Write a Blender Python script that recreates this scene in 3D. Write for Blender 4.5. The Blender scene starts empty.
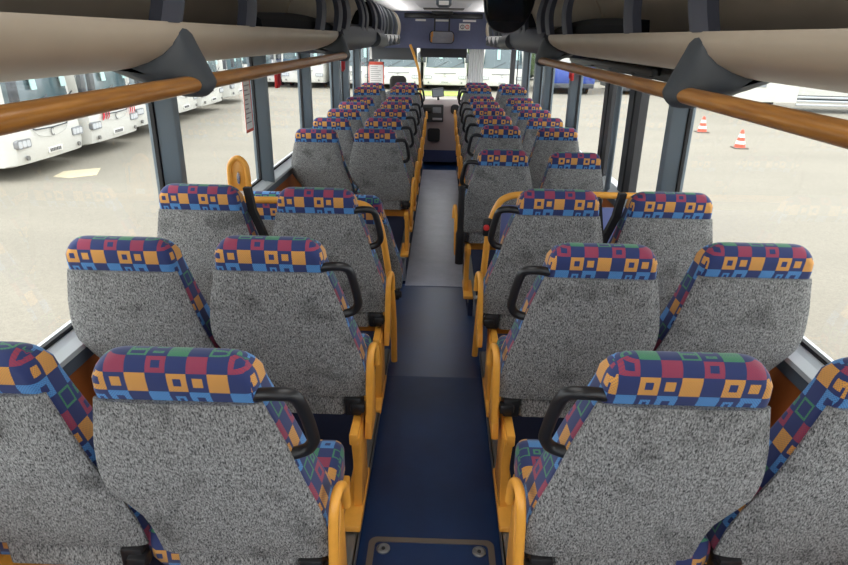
import bpy, bmesh, math, random
from mathutils import Vector, Matrix
random.seed(7)
scn = bpy.context.scene
COL = scn.collection
ZC = 2.9            # eye height above the yard; heights below are written relative to the eye
GROUND = -2.9

# ------------------------------------------------------------------ mesh builder
class MB:
    def __init__(s):
        s.v = []; s.f = []; s.uv = {}
    def add(s, vs, fs):
        b = len(s.v); s.v += [tuple(p) for p in vs]; s.f += [tuple(b + i for i in q) for q in fs]; return b
    def box(s, x0, x1, y0, y1, z0, z1):
        vs = [(x0,y0,z0),(x1,y0,z0),(x1,y1,z0),(x0,y1,z0),(x0,y0,z1),(x1,y0,z1),(x1,y1,z1),(x0,y1,z1)]
        s.add(vs, [(0,3,2,1),(4,5,6,7),(0,1,5,4),(1,2,6,5),(2,3,7,6),(3,0,4,7)]); return s
    def loft(s, rings, cap=True, closed=True):
        n = len(rings[0]); b = len(s.v)
        for r in rings: s.v += [tuple(p) for p in r]
        for i in range(len(rings) - 1):
            for j in range(n if closed else n - 1):
                k = (j + 1) % n
                s.f.append((b+i*n+j, b+i*n+k, b+(i+1)*n+k, b+(i+1)*n+j))
        if cap and closed:
            s.f.append(tuple(b + j for j in range(n))[::-1])
            s.f.append(tuple(b + (len(rings)-1)*n + j for j in range(n)))
        return s
    def prism(s, poly, axis, a, b):
        """extrude a closed 2D polygon along axis: 'x' poly=(y,z), 'y' poly=(x,z), 'z' poly=(x,y)"""
        def P(p, t):
            return {'x': (t, p[0], p[1]), 'y': (p[0], t, p[1]), 'z': (p[0], p[1], t)}[axis]
        return s.loft([[P(p, a) for p in poly], [P(p, b) for p in poly]])
    def tube(s, pts, r, n=10, flat=1.0):
        pts = [Vector(p) for p in pts]; rings = []; nrm = None
        for i, p in enumerate(pts):
            t = (pts[min(i+1, len(pts)-1)] - pts[max(i-1, 0)]).normalized()
            if nrm is None:
                nrm = t.orthogonal().normalized()
            nrm = (nrm - t * nrm.dot(t)).normalized(); bi = t.cross(nrm)
            rr = r[i] if isinstance(r, (list, tuple)) else r
            rings.append([p + nrm * (math.cos(a) * rr) + bi * (math.sin(a) * rr * flat) for a in [2*math.pi*k/n for k in range(n)]])
        return s.loft(rings)
    def lathe(s, prof, c=(0,0,0), n=20, axis='z'):
        rings = []
        for (r, h) in prof:
            ring = []
            for k in range(n):
                a = 2*math.pi*k/n; x, y = r*math.cos(a), r*math.sin(a)
                p = (x, y, h) if axis == 'z' else ((h, x, y) if axis == 'x' else (x, h, y))
                ring.append((c[0]+p[0], c[1]+p[1], c[2]+p[2]))
            rings.append(ring)
        return s.loft(rings)
    def build(s, name, mat, parent=None, smooth=40, bevel=0, seg=2, uvfn=None, sub=0, loc=None):
        me = bpy.data.meshes.new(name); me.from_pydata(s.v, [], s.f); me.update()
        bm = bmesh.new(); bm.from_mesh(me)
        bmesh.ops.remove_doubles(bm, verts=bm.verts, dist=1e-6)
        bmesh.ops.recalc_face_normals(bm, faces=bm.faces)
        if bevel:
            es = [e for e in bm.edges if len(e.link_faces) == 2 and e.calc_face_angle(0) > 0.6]
            bmesh.ops.bevel(bm, geom=es, offset=bevel, segments=seg, affect='EDGES', profile=.5, clamp_overlap=True)
        if uvfn:
            bm.normal_update(); L = bm.loops.layers.uv.new('UVMap')
            for f in bm.faces:
                for l in f.loops: l[L].uv = uvfn(l.vert.co, f.normal)
        bm.to_mesh(me); bm.free()
        if smooth:
            for p in me.polygons: p.use_smooth = True
            me.set_sharp_from_angle(angle=math.radians(smooth))
        me.materials.append(mat)
        o = bpy.data.objects.new(name, me); COL.objects.link(o)
        if parent is not None: o.parent = parent
        else: o.location = (0, 0, ZC)
        if loc: o.location = loc
        return o

def tag(o, label=None, cat=None, group=None, kind=None):
    if label: o['label'] = label
    if cat: o['category'] = cat
    if group: o['group'] = group
    if kind: o['kind'] = kind
    return o
def empty(name, loc, label=None, cat=None, group=None, rz=0):
    o = bpy.data.objects.new(name, None); COL.objects.link(o)
    o.location = (loc[0], loc[1], loc[2] + ZC); o.rotation_euler = (0, 0, rz); o.empty_display_size = .1
    return tag(o, label, cat, group)
def struct(o): o['kind'] = 'structure'; return o
def copy_tree(o, parent=None):
    c = o.copy(); COL.objects.link(c)
    if parent is not None: c.parent = parent
    for ch in list(o.children): copy_tree(ch, c)
    return c
def smoothpath(pts, n=6):
    """Catmull-Rom through the points"""
    P = [Vector(p) for p in pts]; out = []
    for i in range(len(P) - 1):
        p0 = P[max(i-1, 0)]; p1 = P[i]; p2 = P[i+1]; p3 = P[min(i+2, len(P)-1)]
        for k in range(n):
            t = k / n
            out.append(.5*((2*p1)+(p2-p0)*t+(2*p0-5*p1+4*p2-p3)*t*t+(3*p1-p0-3*p2+p3)*t**3))
    out.append(P[-1]); return out
def lerp(tab, x):
    if x <= tab[0][0]: return tab[0][1]
    for (a, va), (b, vb) in zip(tab, tab[1:]):
        if x <= b: return va + (vb - va) * (x - a) / (b - a)
    return tab[-1][1]
def rrect(x0, x1, y0, y1, rx, ry, z, n=6):
    rx = min(rx, (x1-x0)/2-1e-4); ry = min(ry, (y1-y0)/2-1e-4); out = []
    for cx, cy, a0 in ((x1-rx, y1-ry, 0), (x0+rx, y1-ry, 90), (x0+rx, y0+ry, 180), (x1-rx, y0+ry, 270)):
        for k in range(n+1):
            a = math.radians(a0 + 90*k/n); out.append((cx + rx*math.cos(a), cy + ry*math.sin(a), z))
    return out

# ------------------------------------------------------------------ materials
def s2l(c):
    return tuple(((x/255)/12.92 if x/255 <= .04045 else (((x/255)+.055)/1.055)**2.4) for x in c) + (1,)
def newmat(name):
    m = bpy.data.materials.new(name); m.use_nodes = True; nt = m.node_tree
    return m, nt, nt.nodes['Principled BSDF']
def plain(name, rgb, rough=.5, metal=0, spec=.5, noise=0, nscale=30, bump=0, coat=0):
    m, nt, b = newmat(name)
    b.inputs['Roughness'].default_value = rough; b.inputs['Metallic'].default_value = metal
    b.inputs['Specular IOR Level'].default_value = spec; b.inputs['Coat Weight'].default_value = coat
    c = s2l(rgb)
    if noise or bump:
        tc = nt.nodes.new('ShaderNodeTexCoord'); n = nt.nodes.new('ShaderNodeTexNoise')
        n.inputs['Scale'].default_value = nscale; n.inputs['Detail'].default_value = 4
        nt.links.new(tc.outputs['Object'], n.inputs['Vector'])
        r = nt.nodes.new('ShaderNodeValToRGB')
        r.color_ramp.elements[0].position = .3; r.color_ramp.elements[1].position = .7
        r.color_ramp.elements[0].color = tuple(x*(1-noise) for x in c[:3]) + (1,)
        r.color_ramp.elements[1].color = tuple(min(1, x*(1+noise)) for x in c[:3]) + (1,)
        nt.links.new(n.outputs['Fac'], r.inputs['Fac']); nt.links.new(r.outputs['Color'], b.inputs['Base Color'])
        if bump:
            bp = nt.nodes.new('ShaderNodeBump'); bp.inputs['Strength'].default_value = bump; bp.inputs['Distance'].default_value = .01
            nt.links.new(n.outputs['Fac'], bp.inputs['Height']); nt.links.new(bp.outputs['Normal'], b.inputs['Normal'])
    else:
        b.inputs['Base Color'].default_value = c
    return m
def math_node(nt, op, a, b=None, c=None):
    n = nt.nodes.new('ShaderNodeMath'); n.operation = op
    for i, x in enumerate((a, b, c)):
        if x is None: continue
        if isinstance(x, (int, float)): n.inputs[i].default_value = x
        else: nt.links.new(x, n.inputs[i])
    return n.outputs[0]
def patchwork():
    m, nt, bs = newmat('patchwork_moquette')
    M = lambda *a: math_node(nt, *a)
    uv = nt.nodes.new('ShaderNodeUVMap'); uv.uv_map = 'UVMap'
    sp = nt.nodes.new('ShaderNodeSeparateXYZ'); nt.links.new(uv.outputs[0], sp.inputs[0])
    u, v = sp.outputs[0], sp.outputs[1]
    iu, iv = M('FLOOR', u), M('FLOOR', v)
    du = M('ABSOLUTE', M('SUBTRACT', M('SUBTRACT', u, iu), .5)); dv = M('ABSOLUTE', M('SUBTRACT', M('SUBTRACT', v, iv), .5))
    d = M('MAXIMUM', du, dv)
    mm, rr = M('FLOORED_MODULO', iu, 4), M('FLOORED_MODULO', iv, 4)
    key = M('DIVIDE', M('ADD', M('ADD', M('MULTIPLY', rr, 4), mm), .5), 16)
    tab = [(.25,.1),(.5,.2),(0,0),(.5,0),          # light blue row
           (.48,.2),(.25,0),(.5,0),(0,0),          # orange row
           (0,0),(.5,0),(0,0),(.48,.22),           # red row
           (.5,0),(0,0),(.47,.35),(.27,.12)]       # green row
    rp = nt.nodes.new('ShaderNodeValToRGB'); cr = rp.color_ramp; cr.interpolation = 'CONSTANT'
    while len(cr.elements) < 16: cr.elements.new(.5)
    for i, (o, h) in enumerate(tab):
        cr.elements[i].position = i/16; 
    for i, (o, h) in enumerate(tab): cr.elements[i].color = (o, h, 0, 1)
    nt.links.new(key, rp.inputs[0])
    oi = nt.nodes.new('ShaderNodeSeparateColor'); nt.links.new(rp.outputs[0], oi.inputs[0])
    inside = M('MULTIPLY', M('LESS_THAN', d, oi.outputs[0]), M('GREATER_THAN', d, M('SUBTRACT', oi.outputs[1], .001)))
    c4 = nt.nodes.new('ShaderNodeValToRGB'); e = c4.color_ramp; e.interpolation = 'CONSTANT'
    while len(e.elements) < 4: e.elements.new(.5)
    for i, rgb in enumerate([(76,136,194),(210,150,64),(148,52,74),(64,132,92)]): e.elements[i].position = i/4
    for i, rgb in enumerate([(76,136,194),(210,150,64),(148,52,74),(64,132,92)]): e.elements[i].color = s2l(rgb)
    nt.links.new(M('DIVIDE', M('ADD', rr, .5), 4), c4.inputs[0])
    # fine diagonal weave lines of navy through the coloured squares
    w = M('SINE', M('MULTIPLY', M('ADD', u, M('MULTIPLY', v, 1)), 44.0))
    w2 = M('SINE', M('MULTIPLY', M('SUBTRACT', u, v), 44.0))
    weave = M('MULTIPLY', M('GREATER_THAN', M('ADD', w, w2), .5), .5)
    mx = nt.nodes.new('ShaderNodeMix'); mx.data_type = 'RGBA'
    mx.inputs['A'].default_value = s2l((34,48,98)); nt.links.new(c4.outputs[0], mx.inputs['B'])
    nt.links.new(M('MULTIPLY', inside, M('SUBTRACT', 1.0, weave)), mx.inputs['Factor'])
    nt.links.new(mx.outputs['Result'], bs.inputs['Base Color'])
    bs.inputs['Roughness'].default_value = .85; bs.inputs['Sheen Weight'].default_value = .15
    return m
def grey_fabric():
    m, nt, bs = newmat('grey_woven_fabric')
    tc = nt.nodes.new('ShaderNodeTexCoord')
    mp = nt.nodes.new('ShaderNodeMapping'); mp.inputs['Scale'].default_value = (320, 320, 130)
    nt.links.new(tc.outputs['Object'], mp.inputs['Vector'])
    n = nt.nodes.new('ShaderNodeTexNoise'); n.inputs['Scale'].default_value = 1; n.inputs['Detail'].default_value = 2; n.inputs['Roughness'].default_value = .7
    nt.links.new(mp.outputs[0], n.inputs['Vector'])
    r = nt.nodes.new('ShaderNodeValToRGB'); r.color_ramp.elements[0].position = .31; r.color_ramp.elements[1].position = .70
    r.color_ramp.elements[0].color = s2l((40,41,43)); r.color_ramp.elements[1].color = s2l((176,176,174))
    nt.links.new(n.outputs['Fac'], r.inputs[0])
    n2 = nt.nodes.new('ShaderNodeTexNoise'); n2.inputs['Scale'].default_value = 9; n2.inputs['Detail'].default_value = 3
    oi = nt.nodes.new('ShaderNodeObjectInfo')
    va = nt.nodes.new('ShaderNodeVectorMath'); va.operation = 'ADD'
    nt.links.new(tc.outputs['Object'], va.inputs[0]); nt.links.new(oi.outputs['Location'], va.inputs[1])
    nt.links.new(va.outputs[0], n2.inputs['Vector'])
    r2 = nt.nodes.new('ShaderNodeValToRGB'); r2.color_ramp.elements[0].position = .30; r2.color_ramp.elements[1].position = .44
    r2.color_ramp.elements[0].color = (.62,.62,.62,1); r2.color_ramp.elements[1].color = (1,1,1,1)
    nt.links.new(n2.outputs['Fac'], r2.inputs[0])
    mx = nt.nodes.new('ShaderNodeMix'); mx.data_type = 'RGBA'; mx.blend_type = 'MULTIPLY'; mx.inputs['Factor'].default_value = 1
    nt.links.new(r.outputs[0], mx.inputs['A']); nt.links.new(r2.outputs[0], mx.inputs['B'])
    nt.links.new(mx.outputs['Result'], bs.inputs['Base Color'])
    bp = nt.nodes.new('ShaderNodeBump'); bp.inputs['Strength'].default_value = .35; bp.inputs['Distance'].default_value = .002
    nt.links.new(n.outputs['Fac'], bp.inputs['Height']); nt.links.new(bp.outputs[0], bs.inputs['Normal'])
    bs.inputs['Roughness'].default_value = .95; bs.inputs['Specular IOR Level'].default_value = .15
    return m
def glass_mat(name, tint=(.955,.965,.96), refl=.02):
    m, nt, bs = newmat(name); nt.nodes.remove(bs); out = nt.nodes['Material Output']
    t = nt.nodes.new('ShaderNodeBsdfTransparent'); t.inputs[0].default_value = tint + (1,)
    g = nt.nodes.new('ShaderNodeBsdfGlossy'); g.inputs['Roughness'].default_value = .01
    fr = nt.nodes.new('ShaderNodeLayerWeight'); fr.inputs[0].default_value = .22
    mul = math_node(nt, 'MULTIPLY_ADD', fr.outputs['Fresnel'], .10, refl*.3)
    mx = nt.nodes.new('ShaderNodeMixShader'); nt.links.new(mul, mx.inputs[0])
    nt.links.new(t.outputs[0], mx.inputs[1]); nt.links.new(g.outputs[0], mx.inputs[2]); nt.links.new(mx.outputs[0], out.inputs[0])
    return m
def floor_mat(name='navy_vinyl_floor', ca=(14,40,80), cb=(22,54,100)):
    m, nt, bs = newmat(name)
    tc = nt.nodes.new('ShaderNodeTexCoord'); n = nt.nodes.new('ShaderNodeTexNoise'); n.inputs['Scale'].default_value = 5; n.inputs['Detail'].default_value = 8; n.inputs['Roughness'].default_value = .7
    nt.links.new(tc.outputs['Object'], n.inputs['Vector'])
    r = nt.nodes.new('ShaderNodeValToRGB'); r.color_ramp.elements[0].position = .3; r.color_ramp.elements[1].position = .75
    r.color_ramp.elements[0].color = s2l(ca); r.color_ramp.elements[1].color = s2l(cb)
    nt.links.new(n.outputs['Fac'], r.inputs[0]); nt.links.new(r.outputs[0], bs.inputs['Base Color'])
    r2 = nt.nodes.new('ShaderNodeMapRange'); r2.inputs['To Min'].default_value = .33; r2.inputs['To Max'].default_value = .37
    nt.links.new(n.outputs['Fac'], r2.inputs['Value']); nt.links.new(r2.outputs[0], bs.inputs['Roughness'])
    bs.inputs['Specular IOR Level'].default_value = .55; bs.inputs['IOR'].default_value = 1.5
    return m
def wood_mat():
    m, nt, bs = newmat('varnished_wood_rail')
    tc = nt.nodes.new('ShaderNodeTexCoord'); mp = nt.nodes.new('ShaderNodeMapping'); mp.inputs['Scale'].default_value = (30, 2.2, 30)
    nt.links.new(tc.outputs['Object'], mp.inputs[0])
    n = nt.nodes.new('ShaderNodeTexNoise'); n.inputs['Scale'].default_value = 3; n.inputs['Detail'].default_value = 5; nt.links.new(mp.outputs[0], n.inputs['Vector'])
    r = nt.nodes.new('ShaderNodeValToRGB'); r.color_ramp.elements[0].position = .3; r.color_ramp.elements[1].position = .72
    r.color_ramp.elements[0].color = s2l((146,94,36)); r.color_ramp.elements[1].color = s2l((188,130,58))
    nt.links.new(n.outputs['Fac'], r.inputs[0]); nt.links.new(r.outputs[0], bs.inputs['Base Color'])
    bs.inputs['Roughness'].default_value = .3; bs.inputs['Coat Weight'].default_value = .15; bs.inputs['Coat Roughness'].default_value = .15
    return m
def ground_mat():
    m, nt, bs = newmat('pale_concrete_yard')
    tc = nt.nodes.new('ShaderNodeTexCoord')
    n = nt.nodes.new('ShaderNodeTexNoise'); n.inputs['Scale'].default_value = 24; n.inputs['Detail'].default_value = 6; n.inputs['Roughness'].default_value = .8
    nt.links.new(tc.outputs['Object'], n.inputs['Vector'])
    n2 = nt.nodes.new('ShaderNodeTexNoise'); n2.inputs['Scale'].default_value = .35; n2.inputs['Detail'].default_value = 4
    mp = nt.nodes.new('ShaderNodeMapping'); mp.inputs['Scale'].default_value = (.4, 1.6, 1); nt.links.new(tc.outputs['Object'], mp.inputs[0]); nt.links.new(mp.outputs[0], n2.inputs['Vector'])
    r = nt.nodes.new('ShaderNodeValToRGB'); r.color_ramp.elements[0].position = .25; r.color_ramp.elements[1].position = .75
    r.color_ramp.elements[0].color = s2l((121,117,107)); r.color_ramp.elements[1].color = s2l((148,143,131))
    nt.links.new(n.outputs['Fac'], r.inputs[0])
    r2 = nt.nodes.new('ShaderNodeValToRGB'); r2.color_ramp.elements[0].position = .3; r2.color_ramp.elements[1].position = .7
    r2.color_ramp.elements[0].color = (.9,.9,.9,1); r2.color_ramp.elements[1].color = (1.04,1.04,1.03,1)
    nt.links.new(n2.outputs['Fac'], r2.inputs[0])
    mx = nt.nodes.new('ShaderNodeMix'); mx.data_type = 'RGBA'; mx.blend_type = 'MULTIPLY'; mx.inputs['Factor'].default_value = 1
    nt.links.new(r.outputs[0], mx.inputs['A']); nt.links.new(r2.outputs[0], mx.inputs['B']); nt.links.new(mx.outputs['Result'], bs.inputs['Base Color'])
    bs.inputs['Roughness'].default_value = .95
    return m

PATCH = patchwork(); GREY = grey_fabric(); GLASS = glass_mat('window_glass'); FLOOR = floor_mat(); PALEV = floor_mat('pale_grey_vinyl_floor', (140,146,166), (172,176,194)); WOOD = wood_mat(); YARD = ground_mat()
YEL = plain('yellow_powder_coat', (232,164,66), .38, noise=.06, nscale=20)
BLK = plain('black_plastic', (26,26,28), .4)
BLKM = plain('black_rubber', (20,20,22), .7)
BEIGE = plain('taupe_rack_laminate', (188,175,156), .42, noise=.05, nscale=6)
CREAM = plain('cream_side_lining', (206,194,176), .5, noise=.04, nscale=5)
DARKG = plain('dark_grey_moulding', (66,72,78), .5, noise=.08, nscale=8)
RIB = plain('slate_grey_rib', (70,74,88), .5)
LINER = plain('black_carpet_liner', (14,17,24), .95)
SLATE = plain('slate_blue_panel', (104,110,140), .6, noise=.04)
WHITE = plain('white_ceiling_panel', (232,232,232), .6)
ALU = plain('brushed_aluminium', (190,194,198), .32, .8)
ALUT = plain('aluminium_floor_strip', (150,152,152), .4, .7)
LEDGE = plain('satin_silver_ledge', (196,202,206), .35, .35)
GREYP = plain('grey_window_trim', (92,102,112), .45)
PILL = plain('grey_pillar_paint', (108,120,128), .4)
ORANGE = plain('orange_brown_side_panel', (176,98,44), .6, noise=.05, nscale=15)
NAVY = plain('navy_carpet', (26,36,66), .9, noise=.2, nscale=200)
BLUEP = plain('blue_partition_panel', (96,108,160), .5)
REDP = plain('red_plastic', (196,40,40), .4)
DASH = plain('mauve_grey_dashboard', (172,158,156), .65)
DASHD = plain('dark_dashboard_plastic', (50,50,52), .5)
CHROME = plain('chrome', (210,210,210), .12, 1)
MIRROR = plain('mirror_glass', (235,235,235), .03, 1)
BUSW = plain('white_bus_paint', (202,202,196), .3)
BUSG = plain('dark_bus_windscreen', (74,92,98), .08, spec=.9)
BUSD = plain('dark_grey_bus_trim', (62,66,72), .5)
HLG = plain('grey_headlamp_rim', (128,131,134), .4)
LAMPG = plain('headlamp_glass', (196,200,204), .15)
PLATE = plain('number_plate', (222,222,218), .5)
INK = plain('print_ink', (70,70,74), .6)
PAPER = plain('white_paper', (235,232,228), .7)
REDINK = plain('red_print', (222,92,72), .6)
RED = plain('red_livery', (206,50,66), .4)
BUSB = plain('blue_truck_paint', (42,70,150), .35)
GRASS = plain('grass', (150,168,84), .95, noise=.3, nscale=8)
CONEO = plain('orange_cone', (240,84,60), .5)
CONEW = plain('white_cone_band', (240,236,230), .5)
STEEL = plain('steel_hatch_frame', (132,122,112), .4, .6)
SCREEN = plain('tinted_monitor_glass', (34,36,30), .12, spec=.6)
LEAF = plain('hedge', (70,86,50), .9, noise=.4, nscale=6)

# ------------------------------------------------------------------ seats
TOP, SEAM, BOT, FL = -.58, -.683, -1.16, -1.60
OUT = [(-1.16,-.120),(-1.08,-.130),(-1.04,-.146),(-1.0,-.174),(-.96,-.200),(-.92,-.207),(-.88,-.207),(-.80,-.193),(-.67,-.158),(-.60,-.150),(-.58,-.149)]
INN = [(-1.16,.268),(-1.08,.270),(-1.03,.264),(-.98,.252),(-.93,.236),(-.88,.222),(-.80,.203),(-.67,.162),(-.60,.154),(-.58,.152)]
INNW = [(-1.16,.268),(-1.08,.260),(-1.03,.249),(-.98,.233),(-.93,.216),(-.88,.200),(-.80,.183),(-.67,.159),(-.60,.153),(-.58,.151)]
yr = lambda z: .18*(-.54 - z)
dep = lambda z: .09 + .06*min(1, max(0, (TOP - z)/.45))
CU, CV = .0405, .047
OUTW = [(z, a-.020) for z, a in OUT]; OUT = [(z, a-.006) for z, a in OUT]; INN = [(z, a+.006) for z, a in INN]
def seat_meshes(sd, INN, OUT):
    """returns builders for one hand; sd=+1 when the aisle lies towards +x (left of the bus)"""
    L = lambda z: z - FL
    X = lambda a: a*sd; SM = SEAM
    res = {}
    # patterned cushion of the back
    rings = []
    for i in range(17):
        z = BOT + (TOP - .05 - BOT)*i/16
        rings.append([(X(p[0]), p[1], L(z)) for p in rrect(lerp(OUT,z), lerp(INN,z), yr(z)+(.012 if z < SEAM-.01 else 0), yr(z)+dep(z), .02, .02, z)])
    for i in range(1, 8):
        a = math.radians(90*i/7); z = TOP - .05 + .05*math.sin(a); ins = .05*(1-math.cos(a)); iy = .040*(1-math.cos(a))
        rings.append([(X(p[0]), p[1], L(z)) for p in rrect(lerp(OUT,z)+ins, lerp(INN,z)-ins, yr(z)+iy, yr(z)+dep(z)-iy, .03, .03, z)])
    mb = MB(); mb.loft(rings)
    def uvb(co, n):
        z = co.z + FL; yy = co.y - yr(z); zd = TOP - .05
        if z <= zd: arc = (z - SM) + (0 if yy < .05 else .16)
        else:
            q = math.asin(min(1, (z - zd)/.05))*.056; arc = (zd - SM) + (q if yy < .043 else .16 - q)
        v = arc/CV + .40
        if abs(n.x) > .72: return (yy/CU + 1.0, (z - SM)/CV + .40)
        return (co.x/CU + (0.1 if sd > 0 else 2.6), v)
    res['backrest'] = (mb, PATCH, uvb)
    # grey back panel
    P = MB(); N = 14; H = 16; grid = []
    front, back = [], []
    for j in range(H+1):
        z = BOT - .004 + (SEAM - BOT + .004)*j/H; o, q = lerp(OUT,z)-.001, lerp(INN,z)+.001
        rf, rb = [], []
        for i in range(N+1):
            t = -1 + 2*i/N; t = math.copysign(abs(t)**.7, t); x = (o+q)/2 + (q-o)/2*t
            bulge = .007*(1 - abs(t)**5)*min(1, (j+.6)/2) ; edge = .009*abs(t)**14
            # two soft creases near the foot of the panel
            cre = .004*math.exp(-((z+1.0)/.018)**2) + .003*math.exp(-((z+1.07+.03*t)/.015)**2)
            rf.append((X(x), yr(z) - bulge + edge + cre, L(z))); rb.append((X(x), yr(z)+.016, L(z)))
        front.append(rf); back.append(rb)
    ringsP = [f + b[::-1] for f, b in zip(front, back)]
    P.loft(ringsP); res['back_panel'] = (P, GREY, None)
    lp = MB(); rg = []
    for z in (-1.245, -1.235, -1.165):
        rg.append([(X(p[0]), p[1], L(z)) for p in rrect(-.10, .20, yr(-1.16)+.012, yr(-1.16)+.07, .015, .015, z)])
    lp.loft(rg); res['lower_panel'] = (lp, GREY, None)
    # seat cushion
    c = MB(); rg = []
    for y, zt, ins in ((.15,-1.165,.03),(.17,-1.145,.0),(.30,-1.14,0),(.42,-1.128,0),(.50,-1.125,.002),(.535,-1.132,.008),(.555,-1.15,.02),(.565,-1.175,.034)):
        zb = -1.245
        ring = rrect(-.195+ins, .258-ins, zb, zt, .03, .035, y)
        rg.append([(X(p[0]), y, L(p[1])) for p in ring])
    c.loft(rg)
    def uvc(co, n):
        if abs(n.z) > .6: return (co.x/CU + .4, co.y/CU)
        if abs(n.x) > .6: return (co.y/CU + .4, (co.z)/CU)
        return (co.x/CU + .4, co.z/CU)
    res['seat_cushion'] = (c, PATCH, uvc)
    return res
PARTS = {(sd, ai, False): seat_meshes(sd, *((INN, OUT) if ai else (INNW, OUTW))) for sd in (1, -1) for ai in (True, False)}
SEAM0 = SEAM; SEAM = -.745                    # the low row has a deeper patchwork band
for ai in (True, False): PARTS[(1, ai, True)] = seat_meshes(1, *((INN, OUT) if ai else (INNW, OUTW)))
def make_handle(sd, parent):
    pts = smoothpath([(.150,.045,-.672),(.203,.035,-.662),(.238,.045,-.673),(.252,.06,-.718),(.261,.075,-.775),(.261,.085,-.808),(.243,.09,-.834),(.205,.08,-.842)], 5)
    m = MB(); m.tube([(p[0]*sd, p[1], p[2]-FL) for p in pts], [.0142]*len(pts), 10)
    return m.build('grab_handle', BLK, parent, smooth=60)
def make_arm(sd, parent):
    pts = smoothpath([(.288,.10,-1.255),(.291,.10,-1.12),(.294,.103,-1.03),(.297,.125,-.99),(.301,.165,-.993),(.304,.20,-1.03),(.305,.212,-1.09)], 5)
    m = MB(); m.tube([(p[0]*sd, p[1], p[2]-FL) for p in pts], .0125, 10)
    o = m.build('armrest', YEL, parent, smooth=60)
    t = MB(); poly = [(.23,-1.07),(.20,-1.07),(.10,-1.29),(.10,-1.33),(.25,-1.33)]
    xs = sorted([.272*sd, .296*sd])
    t.prism([(y, z-FL) for y, z in poly], 'x', xs[0], xs[1])
    t.build('arm_plate', YEL, parent, bevel=.004)
    return o
def make_seat(sd, aisle, low=False):
    e = empty('bus_seat', (0,0,0))
    for k, (mb, mat, uvf) in PARTS[(sd, aisle, low)].items():
        mb.build(k, mat, e, smooth=50, uvfn=uvf)
    br = MB(); xs = sorted([.205*sd, .262*sd]); br.box(xs[0], xs[1], .10, .19, -1.235-FL, -1.165-FL)
    xs = sorted([.225*sd, .275*sd]); br.box(xs[0], xs[1], .085, .125, -1.215-FL, -1.18-FL)
    br.build('recliner_bracket', BLK, e, bevel=.008)
    if aisle and not low:
        make_handle(sd, e); make_arm(sd, e)
    return e
PROTO = {}
def put_seat(sd, aisle, y, top, label, group, i=0):
    low = (sd > 0 and i == 3); key = (sd, aisle, low)
    if key not in PROTO: PROTO[key] = make_seat(sd, aisle, low); o = PROTO[key]
    else: o = copy_tree(PROTO[key])
    xc = ((.517 if i < 1 else .509) if sd > 0 else (.503 if i != 2 else .487)) if aisle else .968
    o.location = (-sd*xc, y, top - (0 if aisle else .014) - TOP + FL + ZC)
    if sd < 0 and i == 3: o.location.x -= .09
    if not aisle:
        dx, dy, dz = {(1,1): (0,0,-.008), (1,2): (-.012,-.05,.022), (-1,1): (0,0,.018), (-1,2): (-.03,0,.006)}.get((sd, i), (0,0,0))
        o.location.x += dx; o.location.y += dy; o.location.z += dz
    tag(o, label, 'bus seat', group); return o
def make_frame(sd):
    e = empty('seat_frame', (0,0,0)); A = lambda a: -sd*a
    def bx(m, a0, a1, y0, y1, z0, z1):
        xs = sorted([A(a0), A(a1)]); m.box(xs[0], xs[1], y0, y1, z0-FL, z1-FL)
    leg = MB(); xs = sorted([A(.243), A(.275)])
    leg.prism([(y, z-FL) for y, z in [(.02,-1.27),(.22,-1.27),(.20,-1.40),(.22,-1.575),(.04,-1.575),(.06,-1.40)]], 'x', xs[0], xs[1])
    leg.build('aisle_leg', YEL, e, bevel=.006)
    ft = MB(); bx(ft, .238, .305, -.06, .26, -1.597, -1.572); ft.build('foot_plate', YEL, e, bevel=.006)
    rail = MB(); bx(rail, .25, .28, .02, .53, -1.30, -1.255); rail.build('side_rail', YEL, e, bevel=.006)
    for y in (.28, .46):
        cb = MB(); bx(cb, .27, 1.17, y, y+.045, -1.345, -1.285); cb.build('cross_beam', YEL, e, bevel=.006)
    wl = MB(); bx(wl, 1.13, 1.17, .12, .44, -1.598, -1.30); wl.build('wall_leg', YEL, e, bevel=.006)
    
    return e
FPROTO = {}
def put_frame(sd, y, top, label, group):
    if sd not in FPROTO: FPROTO[sd] = make_frame(sd); o = FPROTO[sd]
    else: o = copy_tree(FPROTO[sd])
    o.location = (0, y, top - TOP + FL + ZC); tag(o, label, 'seat frame', group); return o

LEFT = [(1.02,-.583),(1.71,-.565),(2.46,-.588),(3.40,-.829),(4.86,-.67),(5.57,-.67),(6.31,-.67),(7.03,-.67),(7.64,-.67),(8.35,-.605),(9.1,-.605)]
RIGHT = [(1.04,-.572),(1.74,-.572),(2.42,-.563),(4.02,-.672),(5.22,-.67),(5.89,-.67),(6.59,-.67),(7.24,-.67),(7.94,-.67),(8.66,-.596),(9.24,-.596)]
ORD = ['nearest','second','third','fourth','fifth','sixth','seventh','eighth','ninth','tenth','eleventh']
for sd, rows, nm in ((1, LEFT, 'left'), (-1, RIGHT, 'right')):
    for i, (y, top) in enumerate(rows):
        where = '%s row %s of aisle' % ({0: 'nearest', len(rows)-1: 'farthest'}.get(i, ORD[i] if i < 6 else ORD[len(rows)-1-i] + ' farthest'), nm)
        if i == 3 and nm == 'left': where = 'low row behind the yellow hoop'
        for aisle in (True, False):
            # window seats sit slightly further forward
            o = put_seat(sd, aisle, y + (0 if aisle else .03), top,
                     ('grey aisle seat with patchwork band and black handle, %s' if aisle else
                      'grey window seat with patchwork band, %s') % where, 'patchwork bus seats %s of the aisle' % nm, i)
        fo = put_frame(sd, y, top, 'yellow steel frame under the seat pair, %s' % where, 'yellow seat frames %s of the aisle' % nm)
        if i == 3: fo.location.x += -.10 if sd > 0 else -.05

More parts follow.
